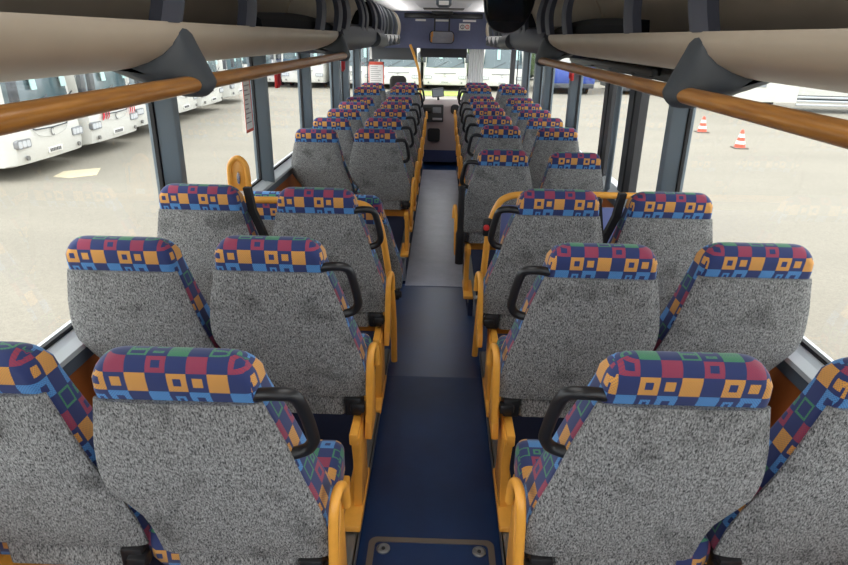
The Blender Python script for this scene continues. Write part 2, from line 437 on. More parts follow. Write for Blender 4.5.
# ------------------------------------------------------------------ floor, podiums
aisle = MB()
prof = [(-1.6,-1.68,.25),(2.88,-1.68,.25),(4.75,-1.92,.262),(9.58,-1.92,.27)]
ys = [(-1.6,-1.68),(2.88,-1.68),(4.75,-1.92),(9.58,-1.92),(9.60,-2.06),(11.3,-2.06),(11.3,-2.3),(-1.6,-2.3)]
aisle.prism(ys, 'x', -1.25, 1.25)
struct(aisle.build('floor', FLOOR, smooth=0))
far_aisle = MB(); far_aisle.box(-.262, .262, 4.76, 9.575, -1.93, -1.916)  # paler grey vinyl over the front stretch of the aisle
struct(far_aisle.build('floor', PALEV, smooth=0))
def podium(sgn, y0, y1, z, xi=.25):
    m = MB(); xs = sorted([sgn*xi, sgn*1.25]); m.box(xs[0], xs[1], y0, y1, -2.2, z)
    o = struct(m.build('floor', NAVY, smooth=0))
    t = MB(); xs = sorted([sgn*(xi-.004), sgn*(xi+.055)]); t.box(xs[0], xs[1], y0, y1, z, z+.006)
    for q in (.012, .03, .045):
        xs2 = sorted([sgn*(xi+q-.003), sgn*(xi+q+.003)]); t.box(xs2[0], xs2[1], y0, y1, z+.004, z+.009)
    xs = sorted([sgn*(xi-.006), sgn*(xi+.002)]); t.box(xs[0], xs[1], y0, y1, z-.03, z+.006)
    struct(t.build('trim_1', ALUT, smooth=0))
    return o
for sgn in (-1, 1):
    podium(sgn, -1.6, 3.02, -1.60)
podium(-1, 3.2, 4.1, -1.849)
podium(-1, 4.80, 8.25, -1.69, .262); podium(-1, 8.25, 9.58, -1.625, .265)
podium(1, 3.98, 5.12, -1.692, .225); podium(1, 5.12, 8.58, -1.69, .262); podium(1, 8.58, 9.58, -1.616, .265)
for sgn, y, z in ((-1, 4.80, -1.69), (1, 3.98, -1.692)):   # aluminium nosing on the podium ends
    t = MB(); xs = sorted([sgn*.262, sgn*1.2]); t.box(xs[0], xs[1], y-.008, y+.05, z-.035, z+.007)
    xs = sorted([sgn*.258, sgn*.285]); t.box(xs[0], xs[1], y-.008, y+.003, z-.2, z); struct(t.build('trim_2', ALU, bevel=.003))
# floor hatch by the camera
h = empty('floor_hatch', (.005, 1.40, -1.68), 'floor hatch with rounded steel frame in the navy aisle', 'hatch')
fr = MB()
o_ = rrect(-.222, .222, -.30, .33, .03, .03, 0, 5); i_ = rrect(-.200, .200, -.278, .308, .018, .018, 0, 5)
n = len(o_)
fr.v = [(x, y, z) for z in (.001, .008) for (x, y, _) in o_] + [(x, y, z) for z in (.001, .008) for (x, y, _) in i_]
for j in range(n):
    k = (j+1) % n
    fr.f += [(j,k,n+k,n+j), (2*n+k,2*n+j,3*n+j,3*n+k), (n+j,n+k,3*n+k,3*n+j), (j,2*n+j,2*n+k,k)]
fr.build('frame', STEEL, h, smooth=30)
lid = MB(); lid.prism([(x, y) for x, y, _ in i_], 'z', .001, .005); lid.build('lid', FLOOR, h, smooth=0)
for x in (-.168, .168):
    s_ = MB(); s_.lathe([(.024,.005),(.024,.010),(.018,.012),(.017,.009),(.001,.009)], (x, .275, 0), 20); k = s_.build('lock', ALUT, h, smooth=30)
    s2 = MB(); s2.lathe([(.007,.009),(.006,.012),(.001,.012)], (x, .275, 0), 10); s2.build('lock_core', DASHD, k)

# ------------------------------------------------------------------ side walls, windows
SILL = -.965
def wall(sgn, name):
    m = MB(); X = lambda a, b: sorted([sgn*a, sgn*b])
    x = X(1.24, 1.30); m.box(x[0], x[1], -1.6, 11.6, -2.3, -1.065); w = struct(m.build(name, ORANGE, smooth=0))
    g = MB(); x = X(1.215, 1.30); g.box(x[0], x[1], -1.6, 11.3, -1.075, -1.005); g.build('grey_strip', GREYP, w, bevel=.006, loc=(0,0,0))
    a = MB(); xs = [1.30, 1.205, 1.185, 1.19, 1.222, 1.226, 1.246, 1.30]; zs = [-1.012, -1.012, -1.0, -.985, -.968, -.972, -.958, -.958]
    a.prism([(sgn*p, q) for p, q in zip(xs, zs)], 'y', -1.6, 11.3); a.build('sill_ledge', LEDGE, w, smooth=20, loc=(0,0,0))
    hd = MB(); x = X(1.23, 1.30); hd.box(x[0], x[1], -1.6, 11.3, -.10, .3); hd.build('window_header', GREYP, w, smooth=0, loc=(0,0,0))
    return w
WL = wall(-1, 'wall_left'); WR = wall(1, 'wall_right')
def pillar(sgn, y0, y1, w, mat=PILL):
    m = MB()
    prof = [(1.29,y0),(1.245,y0),(1.19,y0+.05),(1.185,y1-.04),(1.215,y1),(1.29,y1)]
    m.prism([(sgn*a, b) for a, b in prof], 'z', -1.0, -.02); m.build('pillar', mat, w, smooth=20, loc=(0,0,0), bevel=.006)
    for (a, b) in ((y0-.010, y0), (y1, y1+.012)):
        g = MB(); xs = sorted([sgn*1.25, sgn*1.266]); g.box(xs[0], xs[1], a, b, -.97, -.05); g.build('pillar_seal', BLKM, w, smooth=0, loc=(0,0,0))
PL = [(2.76,2.90),(4.30,4.44),(5.78,5.93),(7.45,7.66),(8.2,8.4),(9.35,9.6)]
PR = [(3.27,3.42),(5.98,6.14),(7.5,7.72),(8.3,8.5),(9.6,9.8)]
for a, b in PL: pillar(-1, a, b, WL)
for a, b in PR: pillar(1, a, b, WR)
wn = 0
def window(sgn, y0, y1, z0=SILL, z1=-.06):
    global wn; wn += 1
    f = MB(); xs = sorted([sgn*1.25, sgn*1.266]); t = .022
    f.box(xs[0], xs[1], y0, y1, z0, z0+t); f.box(xs[0], xs[1], y0, y1, z1-t, z1); f.box(xs[0], xs[1], y0, y0+.02, z0, z1); f.box(xs[0], xs[1], y1-.02, y1, z0, z1)
    o = struct(f.build('window_%d' % wn, BLKM, smooth=0))
    p = MB(); xs = sorted([sgn*1.257, sgn*1.262]); p.box(xs[0], xs[1], y0+.015, y1-.015, z0+.02, z1-.02); p.build('pane', GLASS, o, smooth=0, loc=(0,0,0))
def windows(sgn, pil, y0, y1):
    e = y0
    for a, b in pil + [(y1, y1)]:
        window(sgn, e, a); e = b
windows(-1, PL, -1.5, 11.0)
window(1, -1.5, 3.27); window(1, 4.98, 5.98)
windows(1, PR[2:], 6.14, 11.0)
# middle door on the right, two dark leaves
d = MB()
for a, b in ((3.44, 3.50), (4.02, 4.13), (4.17, 4.28), (4.70, 4.80), (4.84, 4.94)):
    d.box(1.235, 1.285, a, b, -2.3, -.06)
d.box(1.235, 1.285, 3.44, 4.94, -.16, -.06); d.box(1.235, 1.285, 3.44, 4.94, -2.3, -2.1)
DR = struct(d.build('door_1', DASHD, smooth=0))
for a, b in ((3.50, 4.02), (4.28, 4.70)):
    p = MB(); p.box(1.258, 1.264, a, b, -2.1, -.16); p.build('pane', GLASS, DR, smooth=0, loc=(0,0,0))
for a, b in ((4.13,4.17),(4.80,4.84)):
    p = MB(); p.box(1.24, 1.28, a, b, -2.1, -.06); p.build('door_seal', BLKM, DR, smooth=0, loc=(0,0,0))
po = MB(); po.tube([(1.19, 4.36, -1.0), (1.19, 4.36, -.1)], .02, 10); po.build('door_post', PILL, DR, loc=(0,0,0))
op = MB(); op.box(.96, 1.2, 2.75, 4.95, -.165, -.105); op.box(.92, .97, 2.9, 4.8, -.145, -.11)
for y in (3.0, 3.3, 3.75, 4.2): op.lathe([(.001,-.155),(.02,-.155),(.02,-.13)], (.96, y, 0), 10)
op.build('door_gear_cover', BLK, DR, bevel=.006, loc=(0,0,0))

# ------------------------------------------------------------------ roof and ceiling
c = MB(); c.prism([(-1.3,.22),(-1.22,.22),(-1.1,.31),(-.8,.36),(.8,.36),(1.1,.31),(1.22,.22),(1.3,.22),(1.3,.34),(1.15,.42),(.8,.46),(-.8,.46),(-1.15,.42),(-1.3,.34)], 'y', -1.6, 11.6)
struct(c.build('ceiling', WHITE, smooth=30))
bw = MB(); bw.box(-1.3, 1.3, -1.66, -1.6, -2.3, -1.0); bw.box(-1.3, 1.3, -1.66, -1.6, -.1, .44); bw.box(-1.3, -1.1, -1.66, -1.6, -1, -.1); bw.box(1.1, 1.3, -1.66, -1.6, -1, -.1)
struct(bw.build('wall_rear', SLATE, smooth=0))
rw = MB(); rw.box(-1.1, 1.1, -1.635, -1.629, -1.0, -.1); struct(rw.build('window_90', GLASS, smooth=0))

# ------------------------------------------------------------------ luggage racks
LIP = [(.66,.024),(.655,.012),(.657,-.005),(.668,-.03),(.69,-.052),(.72,-.070),(.76,-.083),(.80,-.090),(.87,-.094),(.97,-.096),(1.1,-.096),(1.23,-.094)]
def rack(sgn, y0, y1, name, label):
    e = empty('luggage_rack', (sgn*.95, (y0+y1)/2, -.09), label, 'luggage rack', 'overhead luggage racks')
    off = lambda x, y, z: (x - sgn*.95, y - (y0+y1)/2, z + .09)
    lip = MB(); rings = []
    N = 10
    def sect(y, k):
        pts = []
        for (a, z) in LIP: pts.append(off(sgn*(a + (.05*k*k if a < .8 else 0)), y, z*(1-.35*k) if z < 0 else z))
        for (a, z) in ((1.23,-.085),(.70+.05*k*k,-.03+.01*k),(.68+.05*k*k,.024)): pts.append(off(sgn*a, y, z))
        return pts
    rings.append(sect(y0, 0)); rings.append(sect(y1-.7, 0))
    for k in range(1, N+1): rings.append(sect(y1 - .7 + .7*k/N, (k/N)**2))
    lip.loft(rings); lip.build('rack_lip', BEIGE, e, smooth=35)
    fl = MB(); x = sorted([sgn*.70, sgn*1.2]); p0 = off(x[0], y0, -.03); p1 = off(x[1], y1, -.015); fl.box(p0[0], p1[0], p0[1], p1[1], p0[2], p1[2]); fl.build('rack_floor', LINER, e, smooth=0)
    bp = MB(); pr = [(1.22,-.02),(1.12,.0),(1.07,.05),(1.05,.11),(1.03,.18),(.99,.25),(.93,.31),(.86,.345),(.86,.356),(1.10,.30),(1.20,.22)]
    bp.loft([[off(sgn*a, y, z) for a, z in pr] for y in (y0, y1)]); bp.build('rack_back', CREAM, e, smooth=30)
    # black padded liner along the foot of the rack
    ln = MB(); rg = []
    for i in range(13):
        t = i/12; y = 2.6 + (y1-.1-2.6)*t; hgt = .022 + .05*math.sin(math.pi*(.12+.8*t))**.6
        rg.append([off(sgn*a, y, z) for a, z in ((.70,-.02),(.71,.022+hgt*.6),(.74,.024+hgt),(.79,.024+hgt),(.80,-.02))])
    ln.loft(rg); ln.build('rack_liner', LINER, e, smooth=30)
    return e
RL = rack(-1, -1.5, 4.45, 'l', 'taupe overhead luggage rack with curved lip above the left windows')
RR = rack(1, -1.5, 4.45, 'r', 'taupe overhead luggage rack with curved lip above the right windows')
def rib(sgn, y, w, mat=RIB, yk=0.0, parent=None, a0=.665, z0=.022):
    """curved strut from the rack lip up to the ceiling; yk leans it along the bus"""
    pr = [(a0,z0,0),(a0-.012,.09,.2),(a0-.012,.16,.45),(a0+.01,.24,.7),(a0+.05,.31,.9),(a0+.10,.35,1.0)]
    pr = smoothpath(pr, 4)
    m = MB(); rings = []
    for (a, z, t) in pr:
        yy = y + yk*t
        rings.append([(sgn*a, yy-w/2, z), (sgn*(a-.012), yy, z), (sgn*a, yy+w/2, z), (sgn*(a+.03), yy+w/2, z), (sgn*(a+.03), yy-w/2, z)])
    m.loft(rings)
    o = m.build('rack_rib', mat, parent, smooth=35)
    return o
def attach_rib(sgn, y, w, R, **k):
    o = rib(sgn, y, w, parent=R, **k); o.location = -Vector((R.location.x, R.location.y, R.location.z - ZC)); return o
for sgn, R in ((-1, RL), (1, RR)):
    s = 0 if sgn < 0 else .1
    for y, w, k in ((-.6,.15,.05),(1.63+s*1.3,.13,.06),(2.30+s*1.2,.12,-.02),(3.66,.14,.05),(4.25,.16,.05)):
        attach_rib(sgn, y, w, R, yk=k)
# slate section beyond the taupe racks
for sgn, nm in ((-1,'left'), (1,'right')):
    e = empty('equipment_housing', (sgn*.95, 6.0, -.1), 'dark slate overhead housing beyond the taupe rack, %s side' % nm, 'housing', 'slate overhead housings')
    T = -Vector((sgn*.95, 6.0, -.1))
    m = MB(); pr0 = [(.665,.03),(.655,-.0),(.66,-.04),(.69,-.075),(.75,-.10),(.85,-.115),(1.23,-.115),(1.23,.02),(1.1,.05),(.72,.05)]
    rg = []
    for y, k in ((4.40,0.0),(4.9,1),(5.7,1),(6.9,.9),(7.45,.8)):
        rg.append([(sgn*(a+.0), y, z*(1+.12*k) if z < 0 else z + .035*k) for a, z in pr0])
    m.loft(rg); o = m.build('housing_shell', RIB, e, smooth=35); o.location = T
    t = MB(); t.tube([(sgn*.69, 6.6, -.03), (sgn*.69, 7.5, -.05)], .075, 16); o = t.build('end_cylinder', DARKG, e, smooth=40); o.location = T
    t = MB(); t.tube([(sgn*.69, 7.2, -.05), (sgn*.69, 7.503, -.05)], .03, 12)
    bk = MB(); bk.loft([[(sgn*a, y, z) for a, z in ((1.2,.0),(1.05,.05),(1.03,.15),(.98,.25),(.88,.33),(.88,.354),(1.08,.31),(1.2,.22))] for y in (4.45, 7.5)]); o = bk.build('rack_back', CREAM, e, smooth=30); o.location = T
    for y, w in ((4.62,.2),(5.45,.13),(5.75,.12),(6.5,.16),(7.1,.16),(7.45,.14)):
        o = rib(sgn, y, w, parent=e, yk=.06, z0=.03); o.location = T
# front racks with white lip and dark hooks
for sgn, nm in ((-1,'left'), (1,'right')):
    e = empty('front_rack', (sgn*.95, 8.8, -.1), 'front overhead rack with white lip and dark hooks, %s side' % nm, 'luggage rack', 'front overhead racks')
    T = -Vector((sgn*.95, 8.8, -.1))
    m = MB(); m.loft([[(sgn*a, y, z) for a, z in ((.665,.02),(.655,-.02),(.67,-.07),(.72,-.10),(1.23,-.105),(1.23,-.08),(.72,-.02),(.69,.02))] for y in (7.5, 10.2)]); o = m.build('rack_lip', WHITE, e, smooth=30); o.location = T
    b = MB(); b.loft([[(sgn*a, y, z) for a, z in ((1.2,-.09),(.80,.02),(.78,.15),(.80,.27),(.86,.355),(1.08,.31),(1.2,.22))] for y in (7.5, 10.2)]); o = b.build('rack_back', LINER, e, smooth=30); o.location = T
    for y in (7.9, 8.6, 9.4, 10.1):
        o = rib(sgn, y, .10, parent=e, yk=.05, mat=DARKG if y < 10 else CREAM); o.location = T
    for y in (7.75, 8.3, 9.0, 9.8):
        hk = MB(); hk.loft([[(sgn*(.652-.02*q), y + s_*wd, z) for s_ in (-1, 1)] + [(sgn*.70, y + s_*wd, z) for s_ in (1, -1)] for z, wd, q in ((.010,.012,0),(-.04,.06,.5),(-.085,.11,.8),(-.10,.07,.8),(-.112,.03,.4))])
        o = hk.build('hook', DARKG, e, smooth=20); o.location = T

# ------------------------------------------------------------------ handrails under the racks
for sgn, nm in ((-1,'left'), (1,'right')):
    e = empty('handrail', (sgn*.65, 1.6, -.12), 'thick varnished wooden handrail under the %s luggage rack' % nm, 'handrail', 'wooden handrails')
    T = -Vector((sgn*.65, 1.6, -.12)); RZ = -.125 if sgn < 0 else -.134
    m = MB(); m.tube([(sgn*.65, y, RZ) for y in (-1.4, .5, 2, 3, 4.40)], .0215, 24); o = m.build('rail', WOOD, e, smooth=50); o.location = T
    for yc, far in ((1.66 if sgn < 0 else 1.72, 0), (4.32, 1), (-.7, 0)):
        # dark moulded bracket: runs down the lip, flares towards the rear and grips the rail
        b = MB(); rg = []
        # (y offset, top point a,z ; inner bulge a ; bottom z ; outer a)
        secs = [(-.068, .715,-.068, .72, -.102, .80), (-.05, .685,-.050, .685, -.112, .83), (-.035, .664,-.022, .660, -.118, .84), (-.015, .656,.000, .645, -.122, .84),
                (.005, .655,.010, .634, -.136, .82), (.035, .655,.008, .623, -.148, .78), (.07, .656,-.004, .618, -.152, .74), (.10, .661,-.022, .618, -.152, .71), (.125, .672,-.05, .622, -.148, .695), (.14, .69,-.07, .632, -.138, .69)]
        for (dy, at, zt, ai, zb, ao) in secs:
            zb += (RZ + .12)*max(0, min(1, (-zb-.10)/.04))
            pts = smoothpath([(at, 0, zt), ((at+ai)/2-.008, 0, zt*.55+zb*.45 if zb < -.125 else (zt+zb)/2), (ai, 0, zb + .028 if zb < -.125 else zb+.006), (ai+.02, 0, zb), ((ai+ao)/2, 0, zb-.001), (ao, 0, max(zb+.03, -.10))], 3)
            ring = [(sgn*p[0], yc+dy, p[2]) for p in pts] + [(sgn*(ao+.01), yc+dy, -.088), (sgn*(at+.03), yc+dy, min(zt, -.02)-.0)]
            rg.append(ring)
        b.loft(rg); o = b.build('rail_bracket', DARKG, e, smooth=50); o.location = T

# ------------------------------------------------------------------ middle zone: hoops, partition, wall grip
def hoop(sgn, y, pts, label, btn=False):
    e = empty('grab_hoop', (sgn*.3, y, pts[0][1]), label, 'grab rail', 'yellow aisle hoops')
    T = -Vector((sgn*.3, y, pts[0][1]))
    P = smoothpath([(sgn*a, y, z) for a, z in pts], 6)
    m = MB(); m.tube(P, .0175, 12); o = m.build('rail', YEL, e, smooth=60); o.location = T
    return e, T
e, T = hoop(-1, 3.06, [(.226,-1.69),(.232,-1.38),(.257,-1.148),(.296,-.91),(.345,-.822),(.42,-.79),(.6,-.785),(.9,-.785),(1.2,-.785)], 'yellow tubular hoop left of the aisle behind the third row')
e, T = hoop(1, 3.15, [(.228,-1.69),(.237,-1.45),(.25,-1.22),(.270,-.93),(.305,-.81),(.35,-.765),(.43,-.748),(.6,-.742),(.9,-.742),(1.2,-.742)], 'yellow tubular hoop with black stop button right of the aisle')
bt = MB(); bt.box(.234, .282, 3.105, 3.15, -.965, -.875); o = bt.build('stop_button_box', BLK, e, bevel=.008); o.location = T
b2 = MB(); b2.lathe([(.016,0),(.016,-.008),(.001,-.010)], (.25, 3.105, -.915), 14, 'y'); k = b2.build('red_button', REDP, o, loc=(0,0,0))
pn = MB(); pn.box(.33, 1.2, 3.165, 3.185, -1.95, -.813)
tag(pn.build('partition_panel', BLUEP, bevel=.004), 'flat blue partition panel by the right stairwell below the yellow hoop', 'partition')
tr = MB(); 
g = empty('wall_grip', (-1.015, 3.10, -.785), 'upright yellow loop grip with chrome oval by the left window', 'grip')
m = MB(); pl = [(-.042,0),(-.042,.13),(-.034,.175),(-.015,.20),(.015,.20),(.034,.175),(.042,.13),(.042,0)]
m.prism(pl, 'y', -.012, .012); m.build('plate', YEL, g, bevel=.006)
m = MB(); m.tube(smoothpath([(-.045,-.01,0),(-.045,-.01,.13),(-.034,-.01,.18),(0,-.01,.205),(.034,-.01,.18),(.045,-.01,.13),(.045,-.01,0)], 5), .014, 10); m.build('rim', YEL, g, smooth=60)
m = MB(); m.lathe([(.001,-.020),(.016,-.020),(.018,-.012)], (0,0,0), 20, 'y')
m.v = [(x*.55, y, z*1.9 + .105) for x, y, z in m.v]; m.build('chrome_badge', CHROME, g, smooth=40)
m = MB(); m.box(-.005, .04, -.026, -.022, .005, .04); m.build('sticker', PAPER, g, smooth=0)
# long black padded armrest of the right seat behind the stairwell
for q in [o for o in bpy.data.objects if 'low row' in o.get('label', '') and 'aisle seat' in o.get('label', '')]:
    q.location.x += .025; q.location.y -= .06
    q['label'] = 'grey aisle seat with patchwork band, low row behind the yellow hoop'
R4 = [o for o in bpy.data.objects if o.get('label') == 'grey aisle seat with patchwork band and black handle, fourth row right of aisle'][0]
m = MB(); m.tube(smoothpath([(-.262,.02,-1.36),(-.262,.02,-1.25),(-.262,.02,-1.12),(-.262,.02,-.95),(-.262,.02,-.82)], 5), [.03]*10+[.022]*11, 12)
m.v = [(x, y, z - FL) for x, y, z in m.v]; m.build('padded_armrest', BLK, R4, smooth=60)
for lab in ('grey window seat with patchwork band, third row left of aisle', 'grey window seat with patchwork band, third row right of aisle', 'grey aisle seat with patchwork band and black handle, third row right of aisle'):
    o = [q for q in bpy.data.objects if q.get('label') == lab][0]
    sg = 1 if 'left' in lab else -1
    ed = [(.172,.10,-.60),(.185,.105,-.70),(.225,.115,-.82),(.25,.13,-.95)] if 'window' in lab else [(-.165,.09,-.62),(-.185,.10,-.72),(-.20,.10,-.80)]
    m = MB(); m.loft([[(sg*(x-.012), y-.012, z-FL), (sg*(x+.018), y-.012, z-FL), (sg*(x+.018), y+.02, z-FL), (sg*(x-.012), y+.02, z-FL)] for x, y, z in ed]); m.build('seat_belt', BLKM, o, smooth=30)
# white cloth tucked by the podium end
m = MB(); m.loft([[(.30+.02*k, 3.90-.01*k, -1.915+.07*k), (.37-.005*k, 3.90-.01*k, -1.915+.08*k), (.37-.005*k, 3.92, -1.915+.08*k), (.30+.02*k, 3.92, -1.915+.07*k)] for k in range(4)])
tag(m.build('paper_sheet', PAPER, smooth=0), 'crumpled white paper at the step edge right of the aisle', 'paper')

# ------------------------------------------------------------------ front bulkhead, mirror, windscreen, dash
b = MB(); b.prism([(10.45,-.17),(10.42,.0),(10.36,.30),(10.36,.40),(10.6,.40),(10.6,-.17)], 'x', -1.25, 1.25)
BHD = struct(b.build('wall_front', SLATE, smooth=0))
m = MB(); m.box(-.60, .60, 10.30, 10.40, .265, .335); m.build('black_band', BLK, BHD, bevel=.01, loc=(0,0,0))
for x0, x1 in ((-.43,-.27),(-.13,.10),(.30,.50)):
    m = MB(); m.box(x0, x1, 10.33, 10.37, .222, .25); m.build('white_light_strip', PAPER, BHD, smooth=0, loc=(0,0,0))
s_ = empty('notice_sign', (.33, 10.36, .15), 'small white sign with two round pictograms on the slate bulkhead', 'sign')
m = MB(); m.box(-.085, .085, -.006, .04, -.05, .05); m.build('board', PAPER, s_)
for x, mt in ((-.035, INK), (.04, REDINK)):
    m = MB(); r1 = [(.03*math.cos(a), -.009, .03*math.sin(a)) for a in [2*math.pi*k/20 for k in range(20)]]
    rings = []
    for rr, yy in ((.032,-.006),(.032,-.010),(.022,-.010),(.022,-.006)):
        rings.append([(x + rr*math.cos(a), yy, rr*math.sin(a)) for a in [2*math.pi*k/20 for k in range(20)]])
    m.loft(rings + [rings[0]], cap=False); pg = m.build('pictogram', mt, s_, smooth=0)
    m = MB(); m.box(x-.003, x+.003, -.010, -.007, -.018, .018); m.build('figure', mt, pg, smooth=0)
mr = empty('interior_mirror', (-.02, 10.22, .335), 'rounded interior mirror on two thin arms below the ceiling', 'mirror')
for x in (-.11, .11):
    m = MB(); m.tube([(x, .02, .0), (x, -.01, -.10), (x, -.02, -.31)], .012, 8); m.build('arm', BLK, mr)
m = MB(); m.box(-.16, .16, -.05, .10, -.02, .04); m.build('mount', BLK, mr, bevel=.01)
fm = MB(); fm.loft([[(p[0], y - (p[1]+.34)*.24, p[1]) for p in rrect(-.19, .19, -.43, -.25, .05, .06, 0)] for y in (-.03, .01)]); fm.build('housing', BLK, mr, smooth=30)
gm = MB(); gm.loft([[(p[0], y - (p[1]+.34)*.24, p[1]) for p in rrect(-.18, .18, -.42, -.26, .045, .055, 0)] for y in (-.034, -.029)]); gm.build('mirror_glass', MIRROR, mr, smooth=0)
# ceiling fittings at the front
v = empty('roof_vent', (0, 8.0, .36), 'black slotted roof vent in a white frame on the front ceiling', 'vent')
m = MB(); m.loft([[(x*k, y*k2, z) for x, y in ((-.33,-.3),(.33,-.3),(.33,.3),(-.33,.3))] for k, k2, z in ((1,1,0),(.82,.75,-.05))]); m.build('surround', WHITE, v, smooth=0)
m = MB(); m.box(-.24, .24, -.2, .2, -.06, -.042); m.build('slot', BLK, v, bevel=.01)
v2 = empty('ceiling_speaker', (0, 7.0, .36), 'grey rounded ceiling unit with perforated face on the centre line', 'ceiling unit')
m = MB(); m.loft([[(p[0], p[1], z) for p in rrect(-.08+i, .08-i, -.15+i, .15-i, .06, .06, 0)] for z, i in ((0,0),(-.05,.0),(-.08,.03))]); m.build('body', GREYP, v2, smooth=30)
m = MB(); m.box(-.05, .05, -.156, -.14, -.06, -.02); m.build('grille', PAPER, v2)
# windscreen
f = MB(); 
f.box(-1.25, 1.25, 11.28, 11.36, -2.3, -1.12); f.box(-1.25, -1.17, 11.28, 11.36, -1.12, .1); f.box(1.17, 1.25, 11.28, 11.36, -1.12, .1); f.box(-1.25, 1.25, 11.28, 11.36, -.12, .4)
o = struct(f.build('window_91', DASHD, smooth=0))
p = MB(); p.box(-1.17, 1.17, 11.31, 11.316, -1.12, -.12); p.build('pane', GLASS, o, smooth=0, loc=(0,0,0))
m = MB(); m.prism([(10.53,-.168),(10.55,-.305),(10.565,-.305),(10.56,-.168)], 'x', -.355, .385)
tag(m.build('sun_visor', DASHD, smooth=0), 'dark translucent sun blind strip at the windscreen top centre', 'sun blind')
m = MB(); m.prism([(10.53,-.168),(10.54,-.35),(10.555,-.35),(10.55,-.168)], 'x', -1.13, -.41)
tag(m.build('sun_visor', plain('grey_blind_fabric', (96,98,100), .8), smooth=0), 'grey sun blind above the driver at the windscreen left', 'sun blind')
m = MB(); rr = []
for i in range(13): rr.append((.42 + .02*i, 10.53 + (.012 if i % 2 else 0)))
poly = rr + [(x, y+.012) for x, y in rr[::-1]]
m.prism(poly, 'z', -.70, -.168)
PB = plain('pale_blind', (226,228,228), .8); _nt = PB.node_tree; _b = _nt.nodes['Principled BSDF']; _t = _nt.nodes.new('ShaderNodeBsdfTranslucent'); _t.inputs[0].default_value = (.8,.8,.8,1)
_m = _nt.nodes.new('ShaderNodeMixShader'); _m.inputs[0].default_value = .5; _nt.links.new(_b.outputs[0], _m.inputs[1]); _nt.links.new(_t.outputs[0], _m.inputs[2]); _nt.links.new(_m.outputs[0], _nt.nodes['Material Output'].inputs[0])
tag(m.build('pleated_blind', PB, smooth=0), 'pale grey pleated blind hanging right of the windscreen centre', 'blind')
# dash
D = empty('dashboard', (0, 10.75, -2.06), 'mauve grey dashboard with radio panel and cubby below the windscreen', 'dashboard')
T = -Vector((0, 10.75, -2.06))
m = MB(); m.prism([(11.27,-2.0),(10.72,-2.0),(10.68,-1.45),(10.60,-1.27),(10.62,-1.06),(10.75,-.985),(11.27,-1.02)], 'x', -1.15, 1.15)
o = m.build('console', DASH, D, bevel=.02); o.location = T
m = MB(); m.box(-1.1, 1.1, 10.9, 11.27, -1.03, -.985); o = m.build('top_pad', plain('pale_dash_top', (190,182,176), .7), D, bevel=.02); o.location = T
m = MB(); m.box(-.32, .04, 10.575, 10.7, -1.32, -1.04); o = m.build('switch_panel', DASHD, D, bevel=.012); o.location = T; sp = o
m = MB(); m.box(-.14, .0, 10.565, 10.60, -1.17, -1.08); m.build('radio', plain('grey_radio', (120,122,126), .4), sp, bevel=.005, loc=(0,0,0))
m = MB(); m.box(-.14, .02, 10.565, 10.60, -1.285, -1.25); m.build('switch_row', ALU, sp, bevel=.003, loc=(0,0,0))
m = MB(); m.box(-.30, -.16, 10.565, 10.60, -1.18, -1.08); m.build('instrument', BLK, sp, bevel=.005, loc=(0,0,0))
m = MB(); m.loft([[(p[0], y, p[1]) for p in rrect(-.22, -.01, -1.65, -1.43, .04, .04, 0)] for y in (10.66, 10.72)]); o = m.build('cubby', BLK, D, smooth=30); o.location = T
m = MB(); m.loft([[(p[0], y, p[1]) for p in rrect(.16, .30, -1.19, -1.03, .06, .06, 0)] for y in (10.585, 10.64)]); o = m.build('air_vent', DASHD, D, smooth=30); o.location = T
m = MB(); m.box(-.9, .9, 10.69, 10.73, -2.0, -1.80); o = m.build('kick_strip', plain('dark_blue_kick_strip', (44,54,92), .6), D); o.location = T
mo = empty('navigation_screen', (-.05, 10.80, -.985), 'small flat screen on a stalk on top of the dashboard', 'screen')
m = MB(); m.tube([(0,0,0),(0,0,.07)], .02, 8); m.build('stalk', BLK, mo)
m = MB(); m.box(-.10, .10, -.02, .015, .05, .19); m.build('bezel', BLK, mo, bevel=.008)
m = MB(); m.box(-.088, .088, -.024, -.019, .062, .178); m.build('display', plain('grey_display', (150,158,164), .2), mo)
mo.rotation_euler = (0, math.radians(-6), math.radians(12))
ds = empty('driver_seat', (-.68, 10.1, -1.97), 'dark grey driver seat with headrest left of the dashboard', 'driver seat')
m = MB(); m.loft([[(p[0], p[1], z) for p in rrect(-.23+i, .23-i, -.06+i*.4, .06-i*.4, .05, .05, 0)] for z, i in ((.55,.02),(.62,0),(1.05,0),(1.15,.03),(1.18,.08))]); m.build('backrest', GREY, ds, smooth=40)
m = MB(); m.loft([[(p[0], p[1], z) for p in rrect(-.13+i, .13-i, -.05+i*.5, .05-i*.5, .05, .045, 0)] for z, i in ((1.17,.02),(1.2,0),(1.34,0),(1.38,.015),(1.40,.05))]); m.build('headrest', plain('dark_headrest', (62,58,56), .85, noise=.2, nscale=60), ds, smooth=40)
m = MB(); m.loft([[(p[0], p[1], z) for p in rrect(-.25+i, .25-i, 0+i, .45-i, .06, .06, 0)] for z, i in ((.42,.02),(.46,0),(.54,0),(.57,.03))]); m.build('seat', GREY, ds, smooth=40)
m = MB(); m.box(-.15, .15, .05, .4, -.09, .42); m.build('base', DASHD, ds, bevel=.02)
# curved yellow pole by the driver
m = MB(); m.tube(smoothpath([(-.50,10.2,-.12),(-.44,10.15,-.26),(-.36,10.1,-.5),(-.33,10.05,-.8),(-.31,9.95,-1.2),(-.30,9.8,-1.7),(-.30,9.75,-2.05)], 6), .02, 10)
o = tag(m.build('curved_pole', YEL, smooth=60), 'curved yellow pole from the front ceiling down beside the driver seat', 'pole')
